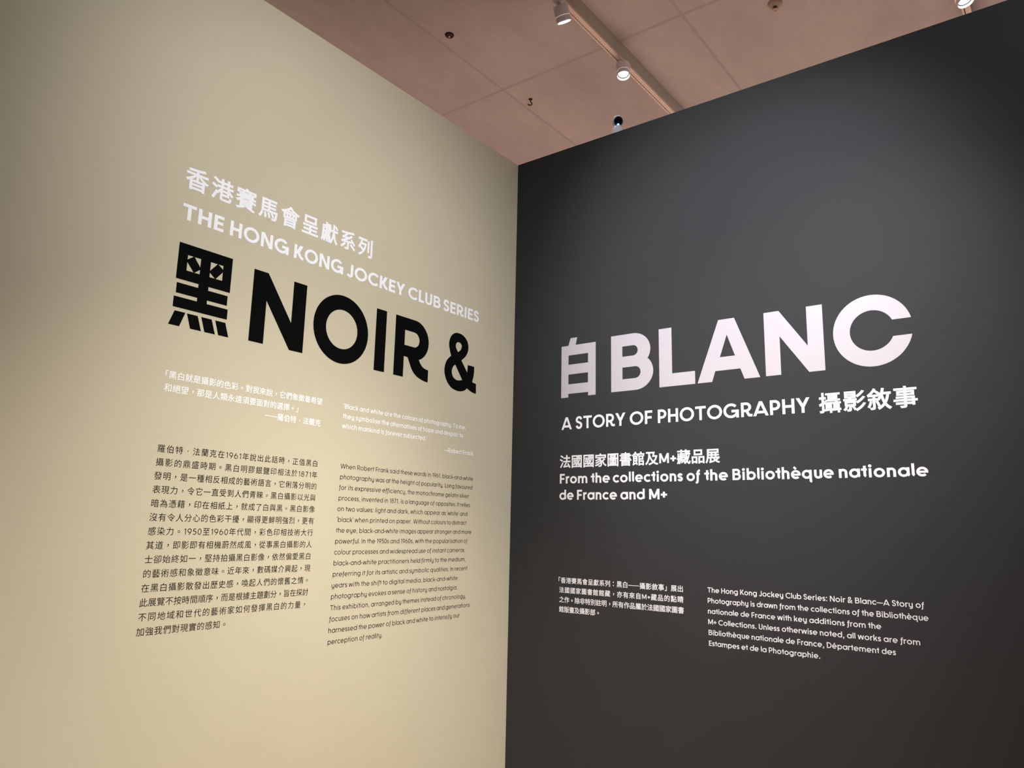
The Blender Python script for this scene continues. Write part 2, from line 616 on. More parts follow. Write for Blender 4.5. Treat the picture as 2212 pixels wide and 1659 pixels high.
        x2 = h + 2 * rr
        if ch == 'u':
            flick(x2, X); R_ = ROUND * .4
        else:
            r = rr * 1.0
            cyy = DESC - .02 + h + r * .8
            p.path([(x2, X), (x2, cyy)] + [(x2 - r + r * math.cos(math.radians(a)), cyy + r * .8 * math.sin(math.radians(a))) for a in range(-12, -151, -14)])
    elif ch in 'Zz':
        H, wd = (1, .66) if ch == 'Z' else (X, .54)
        hl(H - h, 0, wd); hl(h, 0, wd); p.diag(wd - w * 1.3, H - h, 0, h, w * 1.3)
    elif ch == '0':
        p.arc(.31, .5, .31 - h, .5 + OV - h, 0, 360, 32); L_ = R_ = ROUND
    elif ch == '1':
        x = .30 - h
        stem(x, 0, 1); p.path([(x, 1 - h * 1.1), (x - .12, .86), (x - .27 + h, .80)])
    elif ch == '5':
        hl(1 - h, .12, .55); p.line(.14 + h * .3, 1, .11 + h * .3, .50)
        p.path([(.11 + h * .5, .52)] + [(.28 + (.33 - h) * math.cos(math.radians(a)), .33 + (.33 + OV - h) * math.sin(math.radians(a))) for a in range(118, -152, -15)]); L_ = R_ = ROUND
    elif ch in '69':
        q = Pen(w)
        r = .33 - h
        q.arc(.33, .33, r, r + OV, 0, 360)
        q.path(smooth_pts([(h, .36), (.06 + h, .56), (.19 + h, .80), (.33 + h, 1.0)], 4))
        if ch == '6': p.g.add(q.g, 1, 1, 0, 0)
        else: p.g.add(q.g, -1, -1, .66, 1)
        if ch == '9':
            p.g.f = [f for f in p.g.f]
        L_ = R_ = ROUND
    elif ch == '7':
        hl(1 - h, 0, .56); p.diag(.56 - w * 1.1, 1 - h, .12, 0, w * 1.1); L_ = R_ = ROUND
    elif ch == '8':
        r1, r2 = .235 - h * .5, .275 - h * .5
        p.arc(.31, 1 - h + OV - r1, r1 + .01, r1, 0, 360); p.arc(.31, h - OV + r2, r2 + .02, r2, 0, 360); L_ = R_ = ROUND
    elif ch == '.':
        p.dot(w * .65, w * .6, w * .66)
    elif ch == ',':
        p.line(w * .75, w * 1.1, w * .25, -w * 1.2)
    elif ch == ':':
        p.dot(w * .65, w * .6, w * .66); p.dot(w * .65, X - w * .6, w * .66)
    elif ch == '‘':
        p.line(.04, 1.0 - w * 1.9, .04 + w * .55, 1.02, w=w * .85); L_ = R_ = .04
    elif ch == '’':
        p.line(.04 + w * .55, 1.02, .04, 1.0 - w * 1.9, w=w * .85); L_ = R_ = .04
    elif ch == '-':
        hl(.37, 0, .36); L_ = R_ = .05
    elif ch == '—':
        hl(.37, 0, 1.0, .85); L_ = R_ = 0.0
    elif ch == '+':
        hl(.44, 0, .56); stem(.28, .16, .72); L_ = R_ = .06
    elif ch == '&':
        p.path(smooth_pts([(.74, h * .9), (.60, .06), (.22, .58), (.16, .78), (.22, .92), (.34, .98 - h * .4), (.46, .92), (.50, .78), (.42, .62), (.20, .48), (h + .02, .28), (.13, .06), (.32, h - .02), (.52, .10), (.63, .28), (.65, .50)], 4)); L_ = R_ = ROUND
    elif ch == ' ':
        return p.g, 0, 0
    x0, x1 = p.g.bounds()
    out = Geo()
    out.add(p.g, 1, 1, -x0, 0)
    return out, L_, R_


_gc = {}


def latin(ch, w):
    k = (ch, round(w, 4))
    if k not in _gc:
        _gc[k] = glyph(ch, w)
    return _gc[k]


# Chinese characters come from Blender's built-in interface font
CJK = {}


def cjk_prepare(jobs):
    """jobs: set of (char, embolden)"""
    tmp = []
    for ch, off in sorted(jobs):
        cu = bpy.data.curves.new('tmp_glyph', 'FONT')
        cu.body = ch
        cu.size = 1.0
        cu.resolution_u = 4
        cu.extrude = 0.0
        o = bpy.data.objects.new('tmp_glyph', cu)
        COL.objects.link(o)
        tmp.append((ch, off, o, cu))
    dg = bpy.context.evaluated_depsgraph_get()
    for ch, off, o, cu in tmp:
        me = bpy.data.meshes.new_from_object(o.evaluated_get(dg))
        g = Geo()
        n = len(me.vertices)
        g.v = [(v.co.x, v.co.y, VINYL) for v in me.vertices] + [(v.co.x, v.co.y, 0.0) for v in me.vertices]
        cnt = set()
        for p_ in me.polygons:
            vs = list(p_.vertices)
            if p_.normal.z < 0:
                vs.reverse()
            g.f.append(tuple(vs))
            for a, b in zip(vs, vs[1:] + vs[:1]):
                cnt.add((a, b))
        nxt = {}
        for (a, b) in cnt:
            if (b, a) not in cnt:
                if off == 0.0:
                    g.f.append((a, a + n, b + n, b))
                nxt.setdefault(a, []).append(b)
        while off > 0 and nxt:           # heavier weight: a bevelled band around every contour
            a0 = next(iter(nxt))
            loop, cur = [], a0
            while cur in nxt:
                loop.append(cur)
                lst = nxt[cur]
                nb_ = lst.pop()
                if not lst:
                    del nxt[cur]
                cur = nb_
                if cur == a0:
                    break
            P = [Vector((g.v[q][0], g.v[q][1])) for q in loop]
            m_ = len(P)
            if m_ < 3:
                continue
            b0 = len(g.v)
            out_ = []
            for i in range(m_):
                d1 = (P[i] - P[i - 1])
                d2 = (P[(i + 1) % m_] - P[i])
                d1 = d1.normalized() if d1.length > 1e-7 else d2.normalized()
                d2 = d2.normalized() if d2.length > 1e-7 else d1
                t_ = d1 + d2
                t_ = t_.normalized() if t_.length > 1e-5 else d1
                nn_ = Vector((t_.y, -t_.x))
                k_ = max(0.62, nn_.dot(Vector((d1.y, -d1.x))))
                out_.append(P[i] + nn_ * (off / k_))
            for q in P: g.v.append((q.x, q.y, VINYL))
            for q in out_: g.v.append((q.x, q.y, VINYL - 0.9e-4))
            for q in out_: g.v.append((q.x, q.y, 0.0))
            for i in range(m_):
                j = (i + 1) % m_
                g.f.append((b0 + i, b0 + m_ + i, b0 + m_ + j, b0 + j))
                g.f.append((b0 + m_ + i, b0 + 2 * m_ + i, b0 + 2 * m_ + j, b0 + m_ + j))
        CJK[(ch, off)] = g
        bpy.data.meshes.remove(me)
    for ch, off, o, cu in tmp:
        bpy.data.objects.remove(o)
        bpy.data.curves.remove(cu)


CENTRED = {'，': (0.5, 0.33), '。': (0.5, 0.34), '：': (0.5, 0.38), '·': (0.5, 0.36)}


def is_latin(ch):
    return ord(ch) < 0x3000 and ch not in '·—' or ch in '‘’'


def line_latin(text, w, cap, u0, u1, base, spacing=1.0, anchors=None):
    """Latin line whose ink runs from u0 to u1; with anchors, each word gets its own (start, end)"""
    out = Geo()
    if anchors:
        for wd, (a, b) in zip(text.split(' '), anchors):
            out.add(line_latin(wd, w, cap, a, b, base, spacing), 1, 1, 0, 0)
        return out
    items, x, prev = [], 0.0, None
    for i, ch in enumerate(text):
        g, l, r = latin(ch, w)
        if prev is not None:
            x += (prev + l) * spacing if ' ' not in (ch, text[i - 1]) else (.30 + .0 if ch == ' ' else 0) + (prev if ch == ' ' else l) * spacing
        items.append((g, x))
        x += g.bounds()[1] if g.v else 0
        prev = r
    total = x
    s = (u1 - u0) / total
    for g, gx in items:
        if g.v:
            out.add(g, s, cap, u0 + gx * s, base)
    STATS.append((text[:24], round(s / cap, 3)))
    return out


STATS = []


def line_cjk(text, em, u0, u1, base, off, w=0.1, cap=None, halves='「」', dash=0.92):
    """Chinese line in em boxes spread from u0 to u1 (Latin runs set inside)"""
    out, items, x = Geo(), [], 0.0
    cap = cap or em * 0.72
    lx = 1.12                            # Latin letters and figures set a little wide
    for ch in text:
        if ch == ' ':
            adv = .42
        elif is_latin(ch):
            g, l, r = latin(ch, w)
            adv = (g.bounds()[1] * lx + (l + r) * .8) * cap / em
        elif ch == '—':
            adv = dash
        elif ch in halves:
            adv = .5
        else:
            adv = 1.0
        items.append((ch, x, adv))
        x += adv
    track = ((u1 - u0) / em - x) / len(items)
    for i, (ch, gx, adv) in enumerate(items):
        px = u0 + (gx + track * i) * em
        if ch == ' ':
            continue
        if is_latin(ch):
            g, l, r = latin(ch, w)
            out.add(g, cap * lx, cap, px + (l * .8) * cap + track * em * .5, base)
        elif ch == '—':
            t = 0.085
            gg = Geo()
            gg.strip([(0, .34 + t / 2), (1, .34 + t / 2)], [(0, .34 - t / 2), (1, .34 - t / 2)])
            out.add(gg, (adv + track) * em, em, px, base)
        else:
            g = CJK[(ch, off)]
            dx = track * em * .5
            dy = 0.0
            if ch in CENTRED:
                xs = [v[0] for v in g.v]
                ys = [v[1] for v in g.v]
                dx += (CENTRED[ch][0] - (min(xs) + max(xs)) / 2) * em
                dy = (CENTRED[ch][1] - (min(ys) + max(ys)) / 2) * em
            elif ch == '「':
                dx -= .5 * em
            out.add(g, em, em, px + dx, base + dy)
    return out


def block(name, side, u, v, label, cat='wall text', group=None):
    if side == 'L':
        o = empty(name, (D2 + u, D1, v), label, cat, 0.0, group)
    else:
        o = empty(name, (D2, D1 - u, v), label, cat, -math.pi / 2, group)
    o['_u'], o['_v'] = u, v
    return o


def place(name, g, parent, material):
    """text geometry (u, v, n) -> child mesh of the block; local x along the wall, z up, -y out of the wall"""
    u, v = parent['_u'], parent['_v']
    GAP = 0.0002
    return link_mesh(name, [(x - u, -(z + GAP), y - v) for x, y, z in g.v], g.f, material, parent)


def outline_geo(polys, sub=None):
    """filled shape from closed polylines (outer borders and holes)"""
    cu = bpy.data.curves.new('tmp_outline', 'CURVE')
    cu.dimensions = '2D'
    cu.fill_mode = 'BOTH'
    for pts in polys:
        s = cu.splines.new('POLY')
        s.points.add(len(pts) - 1)
        for q, (x, y) in zip(s.points, pts):
            q.co = (x, y, 0, 1)
        s.use_cyclic_u = True
    o = bpy.data.objects.new('tmp_outline', cu)
    COL.objects.link(o)
    dg = bpy.context.evaluated_depsgraph_get()
    me = bpy.data.meshes.new_from_object(o.evaluated_get(dg))
    g = Geo()
    n = len(me.vertices)
    g.v = [(q.co.x, q.co.y, VINYL) for q in me.vertices] + [(q.co.x, q.co.y, 0.0) for q in me.vertices]
    cnt = {}
    for p_ in me.polygons:
        vs = list(p_.vertices)
        g.f.append(tuple(vs))
        for a, b in zip(vs, vs[1:] + vs[:1]):
            cnt[(a, b)] = 1
    for (a, b) in list(cnt):
        if (b, a) not in cnt:
            g.f.append((a, a + n, b + n, b))
    bpy.data.meshes.remove(me)
    bpy.data.objects.remove(o)
    bpy.data.curves.remove(cu)
    return g


def earc(cx, cy_, rx, ry, a0, a1, n=28):
    return [(cx + rx * math.cos(math.radians(a0 + (a1 - a0) * i / n)), cy_ + ry * math.sin(math.radians(a0 + (a1 - a0) * i / n))) for i in range(n + 1)]


def curve_chain(segments):
    """list of ('c', [pts]) smooth or ('l', [pts]) straight pieces -> one closed polyline"""
    out = []
    for kind, pts in segments:
        q = smooth_pts(pts, 6) if kind == 'c' else pts
        for t in q:
            if not out or (abs(out[-1][0] - t[0]) + abs(out[-1][1] - t[1])) > 1e-6:
                out.append(t)
    return out


# ---- text content ------------------------------------------------
B_HEAD, B_NOTE, B_QUOTE, B_BODY = 0.021, 0.015, 0.008, 0.0
BODY_CN = ['羅伯特·法蘭克在1961年說出此話時，正值黑白', '攝影的鼎盛時期。黑白明膠銀鹽印相法於1871年',
           '發明，是一種相反相成的藝術語言，它俐落分明的', '表現力，令它一直受到人們青睞。黑白攝影以光與',
           '暗為憑藉，印在相紙上，就成了白與黑。黑白影像', '沒有令人分心的色彩干擾，顯得更鮮明強烈，更有',
           '感染力。1950至1960年代間，彩色印相技術大行', '其道，即影即有相機蔚然成風，從事黑白攝影的人',
           '士卻始終如一，堅持拍攝黑白影像，依然偏愛黑白', '的藝術感和象徵意味。近年來，數碼媒介興起，現',
           '在黑白攝影散發出歷史感，喚起人們的懷舊之情。', '此展覽不按時間順序，而是根據主題劃分，旨在探討',
           '不同地域和世代的藝術家如何發揮黑白的力量，', '加強我們對現實的感知。']
BODY_CN_END = [-1.2350, -1.2335, -1.2330, -1.2350, -1.2350, -1.2350, -1.2355, -1.2375, -1.2375, -1.2370, -1.2350, -1.2395, -1.2380, -1.5655]
QUOTE_CN = ['「黑白就是攝影的色彩。對我來說，它們象徵着希望', '和絕望，那是人類永遠須要面對的選擇。」', '——羅伯特·法蘭克']
NOTE_CN = ['「香港賽馬會呈獻系列：黑白——攝影敘事」 展出', '法國國家圖書館館藏，亦有來自M+藏品的點睛', '之作。除非特別註明，所有作品屬於法國國家圖書', '館版畫及攝影部。']
HEAD_CN = '香港賽馬會呈獻系列'
SUB_CN = '攝影敘事'
COLL_CN = '法國國家圖書館及M+藏品展'

BODY_EN = ['When Robert Frank said these words in 1961, black-and-white', 'photography was at the height of popularity. Long favoured',
           'for its expressive efficiency, the monochrome gelatin silver', 'process, invented in 1871, is a language of opposites. It relies',
           'on two values: light and dark, which appear as ‘white’ and', '‘black’ when printed on paper. Without colours to distract',
           'the eye, black-and-white images appear stronger and more', 'powerful. In the 1950s and 1960s, with the popularisation of',
           'colour processes and widespread use of instant cameras,', 'black-and-white practitioners held firmly to the medium,',
           'preferring it for its artistic and symbolic qualities. In recent', 'years with the shift to digital media, black-and-white',
           'photography evokes a sense of history and nostalgia.', 'This exhibition, arranged by themes instead of chronology,',
           'focuses on how artists from different places and generations', 'harnessed the power of black and white to intensify our',
           'perception of reality.']
BODY_EN_START = [-1.1240, -1.1235, -1.1250, -1.1240, -1.1266, -1.1269, -1.1265, -1.1271, -1.1284, -1.1284, -1.1287, -1.1305, -1.1302, -1.1308, -1.1321, -1.1317, -1.1323]
BODY_EN_END = [-.3058, -.3073, -.3308, -.322, -.3385, -.3435, -.3061, -.3323, -.3462, -.3413, -.3262, -.3936, -.3934, -.3302, -.3007, -.3702, -.8486]
QUOTE_EN = [('‘Black and white are the colours of photography. To me,', -1.1298, -.3712), ('they symbolise the alternatives of hope and despair to', -1.1293, -.3904),
            ('which mankind is forever subjected.’', -1.1297, -.6371), ('—Robert Frank', -.5154, -.3097)]
NOTE_EN = [('The Hong Kong Jockey Club Series: Noir & Blanc—A Story of', 1.0524, 1.8632), ('Photography is drawn from the collections of the Bibliothèque', 1.0524, 1.8740),
           ('nationale de France with key additions from the', 1.0520, 1.7176), ('M+ Collections. Unless otherwise noted, all works are from', 1.0523, 1.8417),
           ('Bibliothèque nationale de France, Département des', 1.0528, 1.7606), ('Estampes et de la Photographie.', 1.0529, 1.4967)]

jobs = set()
for lines, off in ((BODY_CN, B_BODY), (QUOTE_CN, B_QUOTE), (NOTE_CN, B_NOTE), ([HEAD_CN, SUB_CN, COLL_CN], B_HEAD)):
    for t in lines:
        for c in t:
            if c != ' ' and c != '—' and not is_latin(c):
                jobs.add((c, off))
cjk_prepare(jobs)

# ---- pale wall ---------------------------------------------------
b = block('heading_lettering', 'L', -1.88, 2.668, 'white Chinese series heading of nine characters, topmost line on the pale wall', 'lettering')
for i, ch in enumerate(HEAD_CN):
    g = Geo()
    g.add(CJK[(ch, B_HEAD)], .0875, .0875, -1.8825 + i * .0967, 2.6800)
    place('character', g, b, M_WHITE)

b = block('heading_lettering', 'L', -1.88, 2.558, 'white English capitals THE HONG KONG JOCKEY CLUB SERIES above the black title', 'lettering')
W_HEAD = ['THE', 'HONG', 'KONG', 'JOCKEY', 'CLUB', 'SERIES']
A_HEAD = [(-1.8792, -1.7240), (-1.6984, -1.4464), (-1.4216, -1.1774), (-1.1573, -.8212), (-.7992, -.5846), (-.5633, -.2985)]
for wd, (u0, u1) in zip(W_HEAD, A_HEAD):
    place('word', line_latin(wd, .195, .0566, u0, u1, 2.5580, .68), b, M_WHITE)

b = block('title_lettering', 'L', -1.887, 2.184, 'huge black title of one Chinese character and NOIR & on the pale wall', 'lettering')
hei = [[(-1.8775, 2.4738), (-1.676, 2.4738), (-1.676, 2.346), (-1.7585, 2.346), (-1.7585, 2.3325), (-1.683, 2.3325), (-1.683, 2.297), (-1.7588, 2.297),
        (-1.7588, 2.2842), (-1.678, 2.2842), (-1.678, 2.2473), (-1.878, 2.2473), (-1.878, 2.2842), (-1.7956, 2.2842), (-1.7956, 2.297), (-1.8725, 2.297),
        (-1.8725, 2.3325), (-1.7956, 2.3325), (-1.7956, 2.346), (-1.8775, 2.346)],
       [(-1.8437, 2.4367), (-1.8226, 2.4367), (-1.8437, 2.4213)], [(-1.8196, 2.4367), (-1.7955, 2.4367), (-1.7955, 2.4062)],
       [(-1.7955, 2.3975), (-1.7955, 2.3815), (-1.815, 2.3815)], [(-1.818, 2.3815), (-1.8437, 2.3815), (-1.8437, 2.4117)],
       [(-1.7586, 2.437), (-1.7324, 2.437), (-1.7586, 2.4054)], [(-1.7295, 2.437), (-1.7103, 2.437), (-1.7103, 2.423)],
       [(-1.7103, 2.4129), (-1.7103, 2.382), (-1.735, 2.382)], [(-1.7381, 2.382), (-1.7586, 2.382), (-1.7586, 2.3979)],
       [(-1.8695, 2.2348), (-1.8315, 2.2348), (-1.8483, 2.1845), (-1.8868, 2.1845)], [(-1.8259, 2.2345), (-1.7867, 2.2345), (-1.7696, 2.1848), (-1.8094, 2.1848)],
       [(-1.7738, 2.2345), (-1.7346, 2.2345), (-1.7174, 2.1848), (-1.7571, 2.1848)], [(-1.7212, 2.2347), (-1.6822, 2.2347), (-1.6658, 2.1852), (-1.7049, 2.1852)]]
nn = [[(-1.5862, 2.4638), (-1.5253, 2.4638), (-1.4098, 2.2974), (-1.4098, 2.4638), (-1.3482, 2.4638), (-1.3482, 2.1914), (-1.4102, 2.1914), (-1.5247, 2.3567), (-1.5247, 2.1914), (-1.5862, 2.1914)]]
oo = [earc(-1.1644, 2.328, .1425, .1425, 0, 354, 59), earc(-1.1629, 2.328, .0817, .0817, 0, 354, 59)]
ii = [[(-.9806, 2.4638), (-.921, 2.4638), (-.921, 2.192), (-.9806, 2.192)]]
rr_ = [[(-.8662, 2.192), (-.8662, 2.464), (-.745, 2.464)] + earc(-.745, 2.372, .0925, .092, 88, -66, 24) +
       smooth_pts([(-.7125, 2.2865), (-.699, 2.268), (-.6772, 2.2535), (-.6486, 2.2492)], 5) + smooth_pts([(-.6490, 2.1922), (-.675, 2.1945), (-.705, 2.2015), (-.730, 2.2125), (-.7526, 2.2319), (-.770, 2.2600), (-.7830, 2.2830), (-.7900, 2.2857)], 5) +
       [(-.8075, 2.2857), (-.8075, 2.192)],
       [(-.8068, 2.4072), (-.7480, 2.4072)] + earc(-.748, 2.3726, .0347, .0346, 88, -88, 14) + [(-.748, 2.338), (-.8068, 2.338)]]
am = [curve_chain([('c', [(-.4956, 2.3489), (-.508, 2.380), (-.5128, 2.4090), (-.501, 2.444), (-.474, 2.4655), (-.442, 2.4705), (-.410, 2.4645), (-.382, 2.4445), (-.3714, 2.4130), (-.378, 2.384), (-.396, 2.360), (-.4203, 2.3397)]),
                   ('l', [(-.4203, 2.3397), (-.3745, 2.2872), (-.3716, 2.3257), (-.3226, 2.3257)]),
                   ('c', [(-.3226, 2.3257), (-.3240, 2.285), (-.3346, 2.2473)]), ('c', [(-.3346, 2.2473), (-.3246, 2.2440), (-.3053, 2.2425)]),
                   ('l', [(-.3053, 2.2425), (-.3035, 2.1925)]), ('c', [(-.3035, 2.1925), (-.325, 2.194), (-.350, 2.200), (-.372, 2.2091)]),
                   ('c', [(-.372, 2.2091), (-.392, 2.195), (-.420, 2.1868), (-.4500, 2.1860), (-.487, 2.1950), (-.517, 2.218), (-.5350, 2.2500), (-.5390, 2.2770), (-.532, 2.3070), (-.518, 2.329), (-.4956, 2.3489)])])[:-1],
      curve_chain([('c', [(-.4473, 2.376), (-.4610, 2.3930), (-.4645, 2.4070), (-.4580, 2.4205), (-.4450, 2.4255), (-.4290, 2.4225), (-.4205, 2.4100), (-.4280, 2.3910), (-.4473, 2.376)])])[:-1],
      curve_chain([('c', [(-.4644, 2.3113), (-.4800, 2.2960), (-.4870, 2.2735), (-.4790, 2.2520), (-.4600, 2.2400), (-.4385, 2.2375), (-.4092, 2.2444)]), ('l', [(-.4092, 2.2444), (-.4644, 2.3113)])])[:-1]]
for nm, pl in (('character', hei), ('letter', nn), ('letter', oo), ('letter', ii), ('letter', rr_), ('ampersand', am)):
    place(nm, outline_geo(pl), b, M_BLACK)

b = block('quotation_text', 'L', -1.876, 1.918, 'small white Chinese quotation in three lines below the black title', 'wall text')
place('text_line', line_cjk(QUOTE_CN[0], .0285, -1.8800, -1.2355, 2.0060, B_QUOTE), b, M_WHITE)
place('text_line', line_cjk(QUOTE_CN[1], .0285, -1.8772, -1.3430, 1.9625, B_QUOTE), b, M_WHITE)
place('attribution_line', line_cjk(QUOTE_CN[2], .0285, -1.4907, -1.2365, 1.9207, B_QUOTE), b, M_WHITE)

b = block('quotation_text', 'L', -1.13, 1.885, 'small white English quotation in three lines signed Robert Frank', 'wall text')
for i, (t, u0, u1) in enumerate(QUOTE_EN):
    place('text_line' if i < 3 else 'attribution_line', line_latin(t, .145, .0202, u0, u1, 2.0058 - .0401 * i), b, M_WHITE)

b = block('introduction_text', 'L', -1.879, 1.19, 'black Chinese introduction paragraph of fourteen lines low on the pale wall', 'wall text')
for i, t in enumerate(BODY_CN):
    place('text_line', line_cjk(t, .0276, -1.8782 - .0002 * i, BODY_CN_END[i], 1.7737 - .04365 * i - .0105, B_BODY, .105, .0196), b, M_INK)

b = block('introduction_text', 'L', -1.13, 1.085, 'black English introduction paragraph of seventeen lines beside the corner', 'wall text')
for i, t in enumerate(BODY_EN):
    place('text_line', line_latin(t, .112, .0190, BODY_EN_START[i], BODY_EN_END[i], 1.7640 - .0420 * i), b, M_INK)

# ---- dark wall ---------------------------------------------------
b = block('title_lettering', 'R', .305, 2.1895, 'huge white title of one Chinese character and BLANC on the dark wall', 'lettering')
bai = [[(.305, 2.4545), (.3465, 2.4545), (.3587, 2.4928), (.398, 2.4928), (.3894, 2.4548), (.5058, 2.4548), (.5058, 2.1905), (.463, 2.1905), (.463, 2.2078), (.347, 2.2078), (.347, 2.1895), (.305, 2.1895)],
       [(.347, 2.404), (.462, 2.404), (.462, 2.3562), (.347, 2.3562)], [(.3475, 2.306), (.462, 2.306), (.462, 2.256), (.3475, 2.256)]]
bb = [[(.5925, 2.1935), (.5925, 2.469), (.711, 2.469)] + earc(.7115, 2.3857, .0905, .0833, 88, -34, 22) + earc(.7216, 2.279, .0938, .0855, 43, -88, 24) + [(.72, 2.1935)],
      [(.6538, 2.4107), (.711, 2.4107)] + earc(.711, 2.3856, .0251, .0251, 85, -85, 12) + [(.711, 2.3605), (.6538, 2.3605)],
      [(.6538, 2.3075), (.7216, 2.3075)] + earc(.7216, 2.279, .0285, .0285, 85, -85, 12) + [(.7216, 2.2505), (.6538, 2.2505)]]
ll = [[(.846, 2.4685), (.9103, 2.4685), (.9103, 2.2525), (1.0206, 2.2525), (1.0206, 2.1935), (.846, 2.1935)]]
aa = [[(1.1348, 2.4695), (1.207, 2.4695), (1.3121, 2.1937), (1.2444, 2.1937), (1.2275, 2.2405), (1.1149, 2.2405), (1.0994, 2.1937), (1.0315, 2.1937)],
      [(1.1716, 2.398), (1.1377, 2.3005), (1.2058, 2.3005)]]
nb = [[(1.3362, 2.4695), (1.3997, 2.4695), (1.512, 2.3043), (1.512, 2.4695), (1.5753, 2.4695), (1.5753, 2.1945), (1.5124, 2.1945), (1.3998, 2.3585), (1.3998, 2.1945), (1.3365, 2.1945)]]
cc = [earc(1.7556, 2.3335, .1435, .1435, 13.1, 346.9, 56) + earc(1.7556, 2.3335, .0806, .081, 336.3, 23.7, 44)]
for nm, pl in (('character', bai), ('letter', bb), ('letter', ll), ('letter', aa), ('letter', nb), ('letter', cc)):
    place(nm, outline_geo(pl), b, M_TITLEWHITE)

b = block('subtitle_lettering', 'R', .309, 2.022, 'white subtitle A STORY OF PHOTOGRAPHY with four Chinese characters on dark wall', 'lettering')
for wd, (u0, u1) in zip(['A', 'STORY', 'OF', 'PHOTOGRAPHY'], [(.3089, .3700), (.3924, .6680), (.6913, .8076), (.8356, 1.5074)]):
    place('word', line_latin(wd, .175, .0617, u0, u1, 2.0287, .68), b, M_WHITE)
for i, ch in enumerate(SUB_CN):
    g = Geo()
    g.add(CJK[(ch, B_HEAD)], .0865, .0865, 1.5415 + i * .0900, 2.0290)
    place('character', g, b, M_WHITE)

b = block('credit_lettering', 'R', .30, 1.684, 'white three-line collection credit in Chinese and English on the dark wall', 'lettering')
place('text_line', line_cjk(COLL_CN, .0665, .2990, 1.1250, 1.8455, B_HEAD, .175, .0450), b, M_WHITE)
place('text_line', line_latin('From the collections of the Bibliothèque nationale', .188, .0471, 0, 0, 1.7636, .68,
                              anchors=[(.3020, .4600), (.4792, .5839), (.5996, .9515), (.9693, 1.0322), (1.0518, 1.1571), (1.1772, 1.5835), (1.6027, 1.9113)]), b, M_WHITE)
place('text_line', line_latin('de France and M+', .188, .0471, 0, 0, 1.6848, .68,
                              anchors=[(.3004, .3826), (.4022, .6212), (.6392, .7663), (.7865, .8750)]), b, M_WHITE)

b = block('credit_note_text', 'R', .30, 1.156, 'small white Chinese note of four lines low on the dark wall', 'wall text')
ends = [(.2960, .9445), (.3022, .9450), (.3040, .9450), (.3040, .5345)]
for i, t in enumerate(NOTE_CN):
    place('text_line', line_cjk(t, .0293, ends[i][0], ends[i][1], 1.2926 - .0446 * i, B_NOTE, .15, .0208), b, M_WHITE)

b = block('credit_note_text', 'R', 1.052, 1.08, 'small white English note of six lines low on the dark wall', 'wall text')
for i, (t, u0, u1) in enumerate(NOTE_EN):
    place('text_line', line_latin(t, .155, .0208, u0, u1, 1.2968 - .0428 * i, .70), b, M_WHITE)

for o in bpy.data.objects:
    for k in ('_u', '_v'):
        if k in o.keys():
            del o[k]


# ------------------------------------------------------------------ lighting tracks and lamps
def track(y0, x0, x1, label):
    t = empty('lighting_track', (x0, y0, CEIL), label, 'lighting track', group='lighting tracks under the ceiling')
    Ln = x1 - x0
    wd, ht = 0.042, 0.110
    bm = bmesh.new()
    add_box(bm, (0, -wd / 2, -ht + 0.014), (Ln, wd / 2, 0), 0.001)
    bm_obj('beam', bm, M_TRACK, t)
    bm = bmesh.new()
    add_box(bm, (0, -wd / 2, -ht), (Ln, wd / 2 - 0.0150, -ht + 0.0135), 0.001)
    add_box(bm, (0, wd / 2 - 0.0105, -ht), (Ln, wd / 2, -ht + 0.0135), 0.001)
    bm_obj('rail', bm, M_RAIL, t)
    bm = bmesh.new()
    add_box(bm, (0.001, wd / 2 - 0.0148, -ht + 0.004), (Ln - 0.001, wd / 2 - 0.0107, -ht + 0.0135))
    bm_obj('slot', bm, M_SHADOWGAP, t)
    return t


track(2.049, -3.0, 7.9, 'pale lighting track running along the brown ceiling with two spotlights')
track(0.279, -3.0, 7.9, 'short stretch of lighting track at the top right corner above dark wall')

ZR = CEIL - 0.110                                   # underside of the tracks


